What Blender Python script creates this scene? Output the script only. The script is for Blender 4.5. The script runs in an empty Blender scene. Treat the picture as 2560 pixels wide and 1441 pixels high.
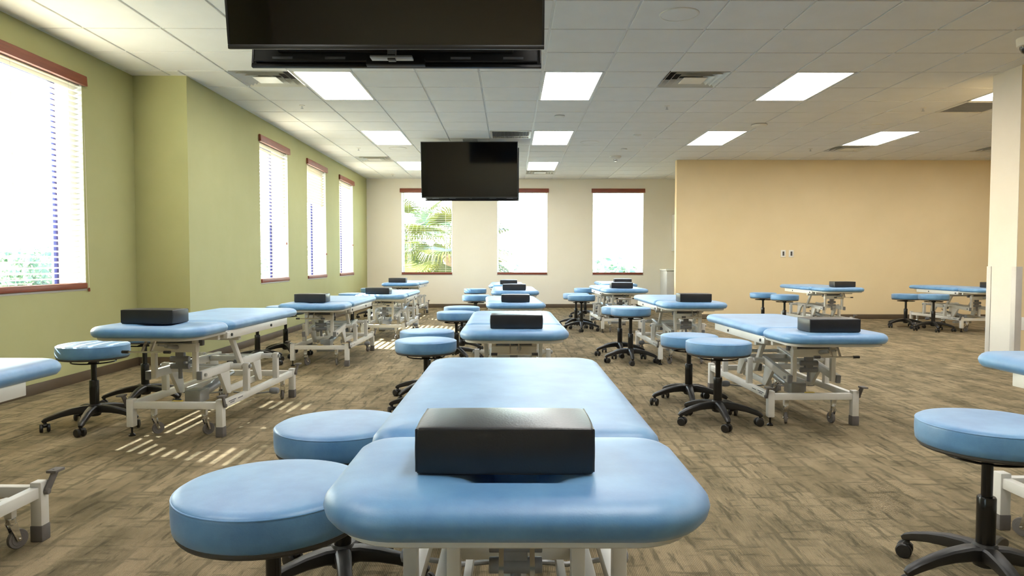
import bpy, bmesh, math, random
from mathutils import Vector, Matrix
random.seed(7)
S = bpy.context.scene
COL = S.collection
PI = math.pi

# ------------------------------------------------------------------ camera
F, PITCH, YAW, ROLL, EYE = 1735.0, .0392, .0028, .0010, 1.05
fw = Vector((math.sin(YAW)*math.cos(PITCH), math.cos(YAW)*math.cos(PITCH), -math.sin(PITCH)))
r0 = Vector((math.cos(YAW), -math.sin(YAW), 0)); u0 = r0.cross(fw)
rt = r0*math.cos(ROLL)+u0*math.sin(ROLL); up = -r0*math.sin(ROLL)+u0*math.cos(ROLL)
cd = bpy.data.cameras.new('camera'); cam = bpy.data.objects.new('camera', cd); COL.objects.link(cam)
cd.sensor_width = 36.0; cd.lens = F/2560*36; cd.clip_start = .05; cd.clip_end = 400
cam.matrix_world = Matrix(((rt.x, up.x, -fw.x, 0), (rt.y, up.y, -fw.y, 0), (rt.z, up.z, -fw.z, EYE), (0, 0, 0, 1)))
S.camera = cam

# ------------------------------------------------------------------ world, sun, exposure
SUN = Vector((1.0, -.40, -.577)).normalized()          # direction the sunlight travels
w = bpy.data.worlds.new('sky'); S.world = w; w.use_nodes = True
nt = w.node_tree; nt.nodes.clear()
sky = nt.nodes.new('ShaderNodeTexSky'); sky.sky_type = 'NISHITA'; sky.sun_disc = False
sky.sun_elevation = math.radians(28); sky.sun_rotation = math.atan2(-SUN.x, -SUN.y)
sky.altitude = 10; sky.air_density = 1.0; sky.dust_density = 1.0; sky.ozone_density = 1.6
bg = nt.nodes.new('ShaderNodeBackground'); bg.inputs['Strength'].default_value = 3.2
wo = nt.nodes.new('ShaderNodeOutputWorld')
nt.links.new(sky.outputs[0], bg.inputs[0]); nt.links.new(bg.outputs[0], wo.inputs[0])
sl = bpy.data.lights.new('sun', 'SUN'); sl.energy = 58; sl.angle = math.radians(.4); sl.color = (1, .99, .96)
so = bpy.data.objects.new('sun', sl); COL.objects.link(so)
so.rotation_euler = SUN.to_track_quat('-Z', 'Y').to_euler()
LAMP = 13.5                                             # radiance of the ceiling panels
LAMP_COL = (1.0, .98, .945)
S.view_settings.view_transform = 'Standard'
try: S.view_settings.look = 'None'
except Exception: pass
S.view_settings.exposure = 0.36; S.view_settings.gamma = 1.0; S.view_settings.use_curve_mapping = False
cy = S.cycles
cy.max_bounces = 8; cy.diffuse_bounces = 5; cy.glossy_bounces = 3; cy.transmission_bounces = 4; cy.transparent_max_bounces = 12
cy.caustics_reflective = False; cy.caustics_refractive = False; cy.sample_clamp_indirect = 6
cy.use_denoising = True

# ------------------------------------------------------------------ materials
def lin(c):
    return tuple(((v/255)/12.92 if v/255 <= .04045 else ((v/255+.055)/1.055)**2.4) for v in c)
def base_mat(name, rgb, rough=.6, metal=0.0, spec=.5, coat=0.0):
    m = bpy.data.materials.new(name); m.use_nodes = True
    b = m.node_tree.nodes['Principled BSDF']
    b.inputs['Base Color'].default_value = (*lin(rgb), 1); b.inputs['Roughness'].default_value = rough
    b.inputs['Metallic'].default_value = metal; b.inputs['Specular IOR Level'].default_value = spec
    b.inputs['Coat Weight'].default_value = coat
    return m
def N(m, t, **kw):
    n = m.node_tree.nodes.new(t)
    for k, v in kw.items():
        if k in n.inputs: n.inputs[k].default_value = v
        else: setattr(n, k, v)
    return n
def L(m, a, b): m.node_tree.links.new(a, b)
def noisy(name, a, b, scale=4, rough=.6, bump=0.0, bscale=200, detail=5, spec=.5, metal=0.0, lo=.3, hi=.7, stretch=None):
    """two-tone cloudy colour with optional fine bump"""
    m = base_mat(name, a, rough, metal, spec); p = m.node_tree.nodes['Principled BSDF']
    tc = N(m, 'ShaderNodeTexCoord'); src = tc.outputs['Object']
    if stretch:
        mp = N(m, 'ShaderNodeMapping'); mp.inputs['Scale'].default_value = stretch; L(m, src, mp.inputs[0]); src = mp.outputs[0]
    n = N(m, 'ShaderNodeTexNoise', Scale=scale, Detail=detail, Roughness=.6); L(m, src, n.inputs['Vector'])
    r = N(m, 'ShaderNodeValToRGB'); r.color_ramp.elements[0].position = lo; r.color_ramp.elements[1].position = hi
    r.color_ramp.elements[0].color = (*lin(a), 1); r.color_ramp.elements[1].color = (*lin(b), 1)
    L(m, n.outputs['Fac'], r.inputs[0]); L(m, r.outputs[0], p.inputs['Base Color'])
    if bump:
        n2 = N(m, 'ShaderNodeTexNoise', Scale=bscale, Detail=3); L(m, src, n2.inputs['Vector'])
        bp = N(m, 'ShaderNodeBump', Strength=bump, Distance=.002); L(m, n2.outputs['Fac'], bp.inputs['Height']); L(m, bp.outputs[0], p.inputs['Normal'])
    return m
M = {}
M['vinyl'] = noisy('blue_vinyl', (56, 122, 178), (92, 152, 198), 6, .5, .12, 260, spec=1.0, lo=.36, hi=.66)
M['vinyl'].node_tree.nodes['Principled BSDF'].inputs['Sheen Weight'].default_value = .15
M['vinyl'].node_tree.nodes['Principled BSDF'].inputs['Coat Weight'].default_value = .8
M['vinyl'].node_tree.nodes['Principled BSDF'].inputs['Coat Roughness'].default_value = .5
M['piping'] = noisy('blue_piping', (72, 134, 196), (96, 158, 214), 9, .4)
M['black_vinyl'] = noisy('black_vinyl', (26, 27, 30), (38, 39, 42), 9, .34, .15, 240, spec=.5)
M['white_metal'] = noisy('white_powder_coat', (214, 212, 204), (224, 222, 214), 6, .38)
M['black_plastic'] = noisy('black_plastic', (27, 25, 23), (36, 34, 31), 12, .42, .1, 500)
M['black_gloss'] = noisy('black_enamel', (14, 14, 14), (20, 20, 20), 9, .25)
M['grey_board'] = noisy('grey_board', (66, 64, 62), (78, 76, 73), 12, .6)
M['grey_rubber'] = noisy('grey_rubber', (96, 92, 88), (110, 105, 100), 14, .7)
M['grey_plastic'] = noisy('grey_plastic', (118, 120, 124), (134, 136, 140), 12, .4)
M['grey_metal'] = noisy('grey_metal', (150, 152, 152), (168, 170, 170), 9, .35, metal=.3)
M['chrome'] = noisy('chrome', (205, 205, 205), (225, 225, 225), 9, .12, metal=1.0)
M['green_wall'] = noisy('sage_green_paint', (174, 173, 124), (178, 177, 129), 2.5, .75, .05, 600, spec=.3)
M['cream_wall'] = noisy('cream_paint', (234, 226, 208), (237, 229, 212), 2.0, .75, .05, 600, spec=.3)
M['tan_wall'] = noisy('tan_paint', (229, 208, 165), (233, 212, 170), 2.0, .75, .05, 600, spec=.3)
M['white_paint'] = noisy('white_paint', (232, 228, 218), (236, 233, 224), 3, .6)
M['end_paint'] = noisy('warm_white_paint', (208, 203, 193), (212, 207, 198), 3, .7)
M['reveal'] = noisy('window_reveal_white', (234, 232, 226), (238, 236, 230), 3, .6)
M['base'] = noisy('taupe_vinyl_base', (84, 70, 53), (93, 78, 60), 6, .55)
M['guard'] = noisy('corner_guard_plastic', (188, 183, 176), (194, 189, 182), 6, .4)
M['tile'] = noisy('ceiling_tile_white', (232, 230, 224), (237, 235, 230), 3, .85, .25, 420, spec=.2)
M['grid'] = noisy('ceiling_grid_white', (232, 230, 224), (237, 235, 229), 8, .5)
M['diffuser'] = noisy('diffuser_enamel', (222, 217, 204), (228, 224, 212), 6, .35)
M['duct_dark'] = noisy('dark_duct', (22, 20, 18), (34, 31, 28), 9, .7)
M['grille'] = noisy('grille_grey', (150, 146, 138), (162, 158, 150), 12, .5)
M['wood'] = noisy('redwood_stain', (118, 58, 40), (140, 72, 50), 5, .42, .1, 150, stretch=(1, 1, 14))
M['navy'] = noisy('navy_window_frame', (34, 32, 92), (42, 40, 106), 6, .45)
M['cord'] = noisy('cord_white', (232, 226, 214), (238, 233, 222), 30, .8)
M['laminate'] = noisy('grey_laminate', (206, 202, 196), (212, 208, 203), 6, .4)
M['tv_frame'] = noisy('tv_bezel', (24, 23, 22), (32, 30, 29), 9, .35)
M['tv_back'] = noisy('tv_back_cover', (20, 20, 22), (28, 28, 31), 14, .45, .1, 400)
M['screen'] = noisy('dark_screen_glass', (5, 5, 6), (7, 7, 8), 2, .05, spec=.75)
M['dome'] = noisy('smoked_dome', (18, 16, 15), (24, 22, 20), 5, .08)
M['brown_trunk'] = noisy('palm_trunk', (150, 118, 92), (186, 150, 118), 12, .9, .4, 60)
M['ground'] = noisy('asphalt_and_lawn', (104, 108, 92), (128, 130, 116), .4, .9)
M['yellow'] = noisy('yellow_tag', (206, 172, 40), (216, 184, 60), 20, .5)
M['ink'] = noisy('grey_print', (92, 92, 100), (110, 110, 118), 20, .6)

def leaf_mat(name, a, b):
    m = base_mat(name, a, .5); nt = m.node_tree; p = nt.nodes['Principled BSDF']
    tc = N(m, 'ShaderNodeTexCoord'); n = N(m, 'ShaderNodeTexNoise', Scale=3.0, Detail=3); L(m, tc.outputs['Object'], n.inputs['Vector'])
    r = N(m, 'ShaderNodeValToRGB'); r.color_ramp.elements[0].color = (*lin(a), 1); r.color_ramp.elements[1].color = (*lin(b), 1)
    r.color_ramp.elements[0].position = .35; r.color_ramp.elements[1].position = .65
    L(m, n.outputs['Fac'], r.inputs[0]); L(m, r.outputs[0], p.inputs['Base Color'])
    t = N(m, 'ShaderNodeBsdfTranslucent'); L(m, r.outputs[0], t.inputs[0])
    mx = N(m, 'ShaderNodeMixShader'); mx.inputs[0].default_value = .3
    L(m, p.outputs[0], mx.inputs[1]); L(m, t.outputs[0], mx.inputs[2]); L(m, mx.outputs[0], nt.nodes['Material Output'].inputs[0])
    return m
M['palm_leaf'] = leaf_mat('palm_leaf', (78, 88, 22), (122, 124, 40))
M['tree_leaf'] = leaf_mat('tree_leaf', (70, 96, 72), (104, 126, 92))
# blind slats: faux wood, letting a little light through
def slat_mat():
    m = base_mat('cream_blind_slat', (206, 198, 178), .5); nt = m.node_tree; p = nt.nodes['Principled BSDF']
    tc = N(m, 'ShaderNodeTexCoord'); n = N(m, 'ShaderNodeTexNoise', Scale=6.0, Detail=3); L(m, tc.outputs['Object'], n.inputs['Vector'])
    r = N(m, 'ShaderNodeValToRGB'); r.color_ramp.elements[0].color = (*lin((204, 196, 174)), 1); r.color_ramp.elements[1].color = (*lin((212, 205, 186)), 1)
    L(m, n.outputs['Fac'], r.inputs[0]); L(m, r.outputs[0], p.inputs['Base Color'])
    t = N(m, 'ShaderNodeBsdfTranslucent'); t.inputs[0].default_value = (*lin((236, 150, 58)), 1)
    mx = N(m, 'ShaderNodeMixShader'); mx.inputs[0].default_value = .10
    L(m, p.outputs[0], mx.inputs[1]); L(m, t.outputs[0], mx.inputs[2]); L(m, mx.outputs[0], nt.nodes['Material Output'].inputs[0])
    return m
M['slat'] = slat_mat()
def glass_mat():
    m = bpy.data.materials.new('window_glass'); m.use_nodes = True; nt = m.node_tree
    nt.nodes.remove(nt.nodes['Principled BSDF'])
    t = N(m, 'ShaderNodeBsdfTransparent'); t.inputs[0].default_value = (.93, .96, .95, 1)
    g = N(m, 'ShaderNodeBsdfGlossy', Roughness=.02)
    lw = N(m, 'ShaderNodeLayerWeight', Blend=.5); mx = N(m, 'ShaderNodeMixShader')
    pw = N(m, 'ShaderNodeMath', operation='POWER'); L(m, lw.outputs['Facing'], pw.inputs[0]); pw.inputs[1].default_value = 4.5
    ma = N(m, 'ShaderNodeMath', operation='MULTIPLY_ADD'); L(m, pw.outputs[0], ma.inputs[0]); ma.inputs[1].default_value = .8; ma.inputs[2].default_value = .04
    L(m, ma.outputs[0], mx.inputs[0]); L(m, t.outputs[0], mx.inputs[1]); L(m, g.outputs[0], mx.inputs[2])
    L(m, mx.outputs[0], nt.nodes['Material Output'].inputs[0]); return m
M['glass'] = glass_mat()
def emit_mat(name, col, s):
    m = bpy.data.materials.new(name); m.use_nodes = True; nt = m.node_tree
    p = nt.nodes['Principled BSDF']; p.inputs['Base Color'].default_value = (.8, .8, .8, 1)
    p.inputs['Emission Color'].default_value = (*col, 1); p.inputs['Emission Strength'].default_value = s
    return m
M['lamp'] = emit_mat('lit_panel', LAMP_COL, LAMP)
def carpet_mat():
    m = base_mat('ribbed_tweed_carpet', (150, 126, 92), .95, spec=.1); nt = m.node_tree; p = nt.nodes['Principled BSDF']
    tc = N(m, 'ShaderNodeTexCoord'); O = tc.outputs['Object']
    def mapped(sc, rot=0, loc=(0, 0, 0)):
        mp = N(m, 'ShaderNodeMapping'); mp.inputs['Scale'].default_value = sc; mp.inputs['Rotation'].default_value = (0, 0, rot); mp.inputs['Location'].default_value = loc
        L(m, O, mp.inputs[0]); return mp.outputs[0]
    def noise(sc, scale=1.0, det=4, rough=.6, loc=(0, 0, 0)):
        n = N(m, 'ShaderNodeTexNoise', Scale=scale, Detail=det, Roughness=rough); L(m, mapped(sc, 0, loc), n.inputs['Vector']); return n.outputs['Fac']
    def ramp(v, lo, hi, a=(0, 0, 0, 1), b=(1, 1, 1, 1)):
        r = N(m, 'ShaderNodeValToRGB'); r.color_ramp.elements[0].position = lo; r.color_ramp.elements[1].position = hi
        r.color_ramp.elements[0].color = a; r.color_ramp.elements[1].color = b; L(m, v, r.inputs[0]); return r.outputs[0]
    def math_(op, a, b=None):
        n = N(m, 'ShaderNodeMath', operation=op)
        for i, v in enumerate((a, b)):
            if v is None: continue
            if isinstance(v, (int, float)): n.inputs[i].default_value = v
            else: L(m, v, n.inputs[i])
        return n.outputs[0]
    def mix(f, a, b, mode='MIX'):
        n = N(m, 'ShaderNodeMix'); n.data_type = 'RGBA'; n.blend_type = mode
        for s_, v in ((0, f), (6, a), (7, b)):
            if isinstance(v, (int, float)): n.inputs[s_].default_value = v
            elif isinstance(v, tuple): n.inputs[s_].default_value = v
            else: L(m, v, n.inputs[s_])
        return n.outputs[2]
    # patches: jittered plank-like cells running along the ribs
    warp = N(m, 'ShaderNodeTexNoise', Scale=7.0, Detail=5); L(m, O, warp.inputs['Vector'])
    va = N(m, 'ShaderNodeVectorMath', operation='SUBTRACT'); va.inputs[1].default_value = (.5, .5, .5); L(m, warp.outputs['Color'], va.inputs[0])
    vs = N(m, 'ShaderNodeVectorMath', operation='SCALE'); vs.inputs['Scale'].default_value = .055; L(m, va.outputs[0], vs.inputs[0])
    vo = N(m, 'ShaderNodeVectorMath', operation='ADD'); L(m, O, vo.inputs[0]); L(m, vs.outputs[0], vo.inputs[1])
    def bricks(rot, bw, rh, mort, off):
        mp = N(m, 'ShaderNodeMapping'); mp.inputs['Rotation'].default_value = (0, 0, rot); L(m, vo.outputs[0], mp.inputs[0])
        b = N(m, 'ShaderNodeTexBrick'); b.offset = off; b.inputs['Scale'].default_value = 1.0
        b.inputs['Brick Width'].default_value = bw; b.inputs['Row Height'].default_value = rh; b.inputs['Mortar Size'].default_value = mort
        b.inputs['Mortar Smooth'].default_value = .6; b.inputs['Bias'].default_value = 0
        b.inputs['Color1'].default_value = (0, 0, 0, 1); b.inputs['Color2'].default_value = (1, 1, 1, 1); b.inputs['Mortar'].default_value = (.5, .5, .5, 1)
        L(m, mp.outputs[0], b.inputs['Vector']); return b
    b1 = bricks(PI/2, .30, .105, .012, .37); b2 = bricks(PI/2, .46, .17, .015, .61)
    patch = math_('ADD', math_('MULTIPLY', noise((7, 3.2, 1), 1, 5), .75), math_('MULTIPLY', b1.outputs['Color'], .17))
    patch = math_('ADD', patch, math_('MULTIPLY', b2.outputs['Color'], .13))
    tan = mix(ramp(patch, .30, .70), (*lin((108, 98, 75)), 1), (*lin((163, 146, 117)), 1))
    # broken dark streaks: joints of the patches, where a noise lets them show, plus streaks along and across
    m1 = math_('MULTIPLY', b1.outputs['Fac'], ramp(noise((7, 3, 1), 1, 4, .6, (3, 1, 0)), .47, .60))
    m2 = math_('MULTIPLY', b2.outputs['Fac'], ramp(noise((5, 3, 1), 1, 4, .6, (9, 5, 0)), .42, .56))
    s1 = ramp(noise((26, 4.0, 1), 1, 5, .65, (1, 7, 0)), .545, .64)
    s2 = ramp(noise((4.5, 22, 1), 1, 5, .65, (4, 2, 0)), .545, .65)
    dk = math_('MAXIMUM', math_('MULTIPLY', math_('MAXIMUM', m1, m2), .72), math_('MAXIMUM', math_('MULTIPLY', s1, .9), math_('MULTIPLY', s2, .8)))
    speck = ramp(noise((330, 260, 1), 1, 2), .38, .62)
    dk = math_('MULTIPLY', dk, math_('ADD', math_('MULTIPLY', speck, .55), .45))
    col = mix(math_('MULTIPLY', dk, .85), tan, (*lin((54, 56, 42)), 1))
    # ribs along the room and pile speckle
    wv = N(m, 'ShaderNodeTexWave', Scale=52.0, Distortion=.25); wv.wave_type = 'BANDS'; wv.bands_direction = 'X'; wv.inputs['Detail'].default_value = 1.0
    L(m, O, wv.inputs['Vector'])
    rib = math_('ADD', math_('MULTIPLY', wv.outputs['Fac'], .50), .72)
    sp = math_('ADD', math_('MULTIPLY', speck, .26), .87)
    rs = math_('MULTIPLY', rib, sp)
    cb = N(m, 'ShaderNodeCombineColor'); [L(m, rs, cb.inputs[i]) for i in range(3)]
    col = mix(1.0, col, cb.outputs[0], 'MULTIPLY'); L(m, col, p.inputs['Base Color'])
    bp = N(m, 'ShaderNodeBump', Strength=.5, Distance=.003); L(m, wv.outputs['Fac'], bp.inputs['Height']); L(m, bp.outputs[0], p.inputs['Normal'])
    return m
M['carpet'] = carpet_mat()

# ------------------------------------------------------------------ mesh helpers
class MB:
    def __init__(self): self.v = []; self.f = []
    def add(self, vs, fs):
        o = len(self.v); self.v += [tuple(p) for p in vs]; self.f += [tuple(i+o for i in q) for q in fs]; return self
    def box(self, a, b):
        (x0, y0, z0), (x1, y1, z1) = a, b
        x0, x1 = min(x0, x1), max(x0, x1); y0, y1 = min(y0, y1), max(y0, y1); z0, z1 = min(z0, z1), max(z0, z1)
        return self.add([(x0, y0, z0), (x1, y0, z0), (x1, y1, z0), (x0, y1, z0), (x0, y0, z1), (x1, y0, z1), (x1, y1, z1), (x0, y1, z1)],
                        [(0, 3, 2, 1), (4, 5, 6, 7), (0, 1, 5, 4), (1, 2, 6, 5), (2, 3, 7, 6), (3, 0, 4, 7)])
    def bar(self, p, q, w, h, upv=(0, 0, 1)):
        p, q = Vector(p), Vector(q); d = (q-p).normalized(); u = Vector(upv)
        s = d.cross(u)
        if s.length < 1e-4: s = d.cross(Vector((0, 1, 0)))
        s.normalize(); u = s.cross(d).normalized(); vs = []
        for c in (p, q):
            for a, b in ((-1, -1), (1, -1), (1, 1), (-1, 1)): vs.append(c+s*(a*w/2)+u*(b*h/2))
        return self.add(vs, [(0, 1, 2, 3), (7, 6, 5, 4), (0, 4, 5, 1), (1, 5, 6, 2), (2, 6, 7, 3), (3, 7, 4, 0)])
    def cyl(self, p, q, r, n=16, r2=None, cap=True):
        p, q = Vector(p), Vector(q); d = (q-p).normalized(); s = d.orthogonal().normalized(); t = d.cross(s); vs = []
        for c, rr in ((p, r), (q, r if r2 is None else r2)):
            vs += [c+(s*math.cos(2*PI*i/n)+t*math.sin(2*PI*i/n))*rr for i in range(n)]
        fs = [(i, (i+1) % n, n+(i+1) % n, n+i) for i in range(n)]
        if cap: fs += [tuple(range(n-1, -1, -1)), tuple(range(n, 2*n))]
        return self.add(vs, fs)
    def lathe(self, prof, n=32, c=(0, 0, 0), close=True):
        vs = []; fs = []
        for r, z in prof: vs += [(c[0]+r*math.cos(2*PI*i/n), c[1]+r*math.sin(2*PI*i/n), c[2]+z) for i in range(n)]
        for k in range(len(prof)-1):
            fs += [(k*n+i, k*n+(i+1) % n, (k+1)*n+(i+1) % n, (k+1)*n+i) for i in range(n)]
        if close: fs += [tuple(range(n-1, -1, -1)), tuple(range((len(prof)-1)*n, len(prof)*n))]
        return self.add(vs, fs)
    def rings(self, rs, capa=True, capb=True):
        n = len(rs[0]); vs = [p for r in rs for p in r]
        fs = [(k*n+i, k*n+(i+1) % n, (k+1)*n+(i+1) % n, (k+1)*n+i) for k in range(len(rs)-1) for i in range(n)]
        if capa: fs.append(tuple(range(n-1, -1, -1)))
        if capb: fs.append(tuple(range((len(rs)-1)*n, len(rs)*n)))
        return self.add(vs, fs)
    def torus(self, c, R, r, n=36, m=8, axis='z'):
        vs = []; fs = []
        for i in range(n):
            a = 2*PI*i/n
            for j in range(m):
                b = 2*PI*j/m; p = ((R+r*math.cos(b))*math.cos(a), (R+r*math.cos(b))*math.sin(a), r*math.sin(b))
                if axis == 'x': p = (p[2], p[0], p[1])
                vs.append((c[0]+p[0], c[1]+p[1], c[2]+p[2]))
        for i in range(n):
            for j in range(m):
                fs.append((i*m+j, ((i+1) % n)*m+j, ((i+1) % n)*m+(j+1) % m, i*m+(j+1) % m))
        return self.add(vs, fs)
    def prism(self, poly, x0, x1):               # polygon in (y,z), extruded along x
        n = len(poly); vs = [(x0, y, z) for y, z in poly]+[(x1, y, z) for y, z in poly]
        return self.add(vs, [tuple(range(n-1, -1, -1)), tuple(range(n, 2*n))]+[(i, (i+1) % n, n+(i+1) % n, n+i) for i in range(n)])
    def sweep(self, pts, w, h, n=10):            # rounded tube along points; w,h per point
        rs = []
        for i, p in enumerate(pts):
            p = Vector(p); d = (Vector(pts[min(i+1, len(pts)-1)])-Vector(pts[max(i-1, 0)])).normalized()
            s = d.cross(Vector((0, 0, 1)))
            s = s.normalized() if s.length > 1e-4 else Vector((1, 0, 0)); u = s.cross(d)
            ring = []
            for k in range(n):
                a = 2*PI*k/n; ca, sa = math.cos(a), math.sin(a)
                ring.append(p+s*(math.copysign(abs(ca)**.6, ca)*w[i]/2)+u*(math.copysign(abs(sa)**.6, sa)*h[i]/2))
            rs.append(ring)
        return self.rings(rs)
    def mesh(self, name, mat, bev=0.0, smooth=True, ang=35):
        me = bpy.data.meshes.new(name); me.from_pydata(self.v, [], self.f); me.materials.append(mat)
        bm = bmesh.new(); bm.from_mesh(me)
        bmesh.ops.recalc_face_normals(bm, faces=bm.faces[:])
        if bev:
            es = [e for e in bm.edges if len(e.link_faces) == 2 and e.calc_face_angle(0) > .6]
            bmesh.ops.bevel(bm, geom=es, offset=bev, segments=2, profile=.5, affect='EDGES', clamp_overlap=True)
        bm.to_mesh(me); bm.free()
        if smooth:
            me.polygons.foreach_set('use_smooth', [True]*len(me.polygons)); me.set_sharp_from_angle(angle=math.radians(ang))
        return me
def link(name, me, parent=None, loc=(0, 0, 0), rot=(0, 0, 0)):
    o = bpy.data.objects.new(name, me); COL.objects.link(o); o.location = loc; o.rotation_euler = rot
    if parent: o.parent = parent
    return o
def tag(o, label=None, cat=None, group=None, kind=None):
    if label: o['label'] = label
    if cat: o['category'] = cat
    if group: o['group'] = group
    if kind: o['kind'] = kind
    return o
def empty(name, loc, rz=0): return link(name, None, None, loc, (0, 0, rz))
CACHE = {}
def part(name, parent, key, fn, mat, loc=(0, 0, 0), rot=(0, 0, 0), bev=0.0, **kw):
    """a part that shares its mesh with every part of the same key"""
    if key not in CACHE:
        b = MB(); fn(b); CACHE[key] = b.mesh(key, M[mat], bev, **kw)
    return link(name, CACHE[key], parent, loc, rot)
def one(name, fn, mat, parent=None, bev=0.0, loc=(0, 0, 0), rot=(0, 0, 0), **kw):
    b = MB(); fn(b); return link(name, b.mesh(name, M[mat], bev, **kw), parent, loc, rot)

# ------------------------------------------------------------------ room shell
CEIL = EYE+1.82
XL1, XL2, YS, YF = -3.72, -3.19, 6.92, 15.5          # near left wall, far left wall, step, far wall
TH = .30                                              # wall thickness; glass sits .25 back
Yb, XR = -5.0, 12.5
WZ0, WZ1 = .80, 2.62
one('floor', lambda b: b.box((XL1-.3, Yb-.3, -.15), (XR+.3, YF+.3, 0)), 'carpet')['kind'] = 'structure'
def wall_with_holes(name, mat, axis, pos, thick, a0, a1, holes, z1=3.05):
    """wall along y (axis 'x') or x (axis 'y'); holes = [(lo, hi, z0, z1)]"""
    b = MB()
    def seg(lo, hi, z0, zz):
        if hi-lo < 1e-3 or zz-z0 < 1e-3: return
        if axis == 'x': b.box((pos, lo, z0), (pos+thick, hi, zz))
        else: b.box((lo, pos, z0), (hi, pos+thick, zz))
    cur = a0
    for lo, hi, z0, zz in sorted(holes):
        seg(cur, lo, 0, z1); seg(lo, hi, 0, z0); seg(lo, hi, zz, z1); cur = hi
    seg(cur, a1, 0, z1)
    o = link(name, b.mesh(name, M[mat], smooth=False)); o['kind'] = 'structure'; return o
WN = [(4.42, 6.10)]; WB = [(-2.6, -1.48)]
WL = [(8.90, 10.02), (10.96, 12.08), (13.02, 14.15)]
WF = [(-2.42, -1.29), (-.29, .83), (1.84, 2.97)]
wall_with_holes('wall_left', 'green_wall', 'x', XL1-TH, TH, Yb, YS, [(a, c, WZ0, WZ1) for a, c in WN+WB])
wall_with_holes('wall_left_far', 'green_wall', 'x', XL2-TH, TH, YS+.2, YF, [(a, c, WZ0-.04, WZ1) for a, c in WL])
one('wall_left_step', lambda b: b.box((XL1-TH, YS, 0), (XL2, YS+.2, 3.05)), 'green_wall', smooth=False)['kind'] = 'structure'
wall_with_holes('wall_back_far', 'cream_wall', 'y', YF, TH, XL2-TH, 6.0, [(a, c, WZ0-.06, WZ1) for a, c in WF])
YP, XP = 12.56, 3.0
one('wall_partition', lambda b: b.box((XP, YP, 0), (XR, YP+.12, 3.05)), 'tan_wall', smooth=False)['kind'] = 'structure'
one('wall_alcove', lambda b: b.box((5.2, YP+.12, 0), (5.35, YF, 3.05)), 'cream_wall', smooth=False)['kind'] = 'structure'
XC, YC0, YC1 = 4.74, 6.48, 6.87
wr = one('wall_right', lambda b: b.box((XC, YC0, 0), (8.6, YC1, 3.05)), 'tan_wall', smooth=False); wr['kind'] = 'structure'
one('end_panel', lambda b: b.box((XC-.004, YC0+.002, 0), (XC, YC1-.002, CEIL+.01)), 'end_paint', wr, smooth=False)
wall_with_holes('wall_side', 'tan_wall', 'x', XR, .2, Yb, YF, [])
wall_with_holes('wall_behind', 'cream_wall', 'y', Yb-.2, .2, XL1-TH, XR, [])
one('roof', lambda b: b.box((XL1-TH-.3, Yb-.4, 3.05), (XR+.4, YF+TH+.3, 3.2)), 'grid', smooth=False)['kind'] = 'structure'
# corner guards on the wall end
def guard(b, y, sgn):
    b.box((XC-.010, y, .10), (XC-.004, y+sgn*.055, 1.0))
    b.box((XC-.010, y-sgn*.006, .10), (XC+.050, y, 1.0))
for nm, y, s in (('corner_guard', YC0, 1), ('corner_guard', YC1, -1)):
    one(nm, lambda b, y=y, s=s: guard(b, y, s), 'guard', wr, bev=.001)
# baseboards
def bb(name, a, b_): one(name, lambda b: b.box(a, b_), 'base', bev=.003)['kind'] = 'structure'
H = .085
bb('baseboard_left', (XL1, Yb, 0), (XL1+.012, YS, H)); bb('baseboard_step', (XL1, YS-.012, 0), (XL2+.012, YS, H))
bb('baseboard_left_far', (XL2, YS-.012, 0), (XL2+.012, YF, H)); bb('baseboard_back_far', (XL2, YF-.012, 0), (5.2, YF, H))
bb('baseboard_partition', (XP, YP-.012, 0), (XR, YP, H)); bb('baseboard_partition_end', (XP-.012, YP-.012, 0), (XP, YP+.132, H))
bb('baseboard_right', (XC+.06, YC0-.012, 0), (8.6, YC0, H)); bb('baseboard_right_end', (XC-.014, YC0-.012, 0), (XC-.004, YC1+.012, H))

# windows -----------------------------------------------------------
def window(n, axis, pos, lo, hi, z0, z1, fm='navy'):
    """frame and pane at the back of the opening, sill at its foot. pos = room face of the wall; outside is -x ('x') or +y ('y')"""
    def P(u, d, z): return (pos-d, u, z) if axis == 'x' else (u, pos+d, z)      # u along wall, d depth outwards
    def bx(b, u0, u1, d0, d1, za, zb): b.box(P(u0, d0, za), P(u1, d1, zb))
    t = .030
    def fr(b):
        bx(b, lo, lo+t, .236, .262, z0, z1); bx(b, hi-t, hi, .236, .262, z0, z1)
        bx(b, lo+t, hi-t, .236, .262, z0, z0+t); bx(b, lo+t, hi-t, .236, .262, z1-t, z1)
    o = one('window_%d' % n, fr, fm, bev=.003); o['kind'] = 'structure'
    one('glass_pane', lambda b: bx(b, lo+t, hi-t, .247, .251, z0+t, z1-t), 'glass', o, smooth=False)
    def rv(b):
        e = .004
        bx(b, lo, lo+e, .002, .235, z0, z1); bx(b, hi-e, hi, .002, .235, z0, z1); bx(b, lo, hi, .002, .235, z1-e, z1)
    one('reveal', rv, 'reveal', o, smooth=False)
    one('window_sill', lambda b: bx(b, lo-.008, hi+.008, -.003, .235, z0-.014, z0+.003), 'guard', o, bev=.003)
    return o
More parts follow.
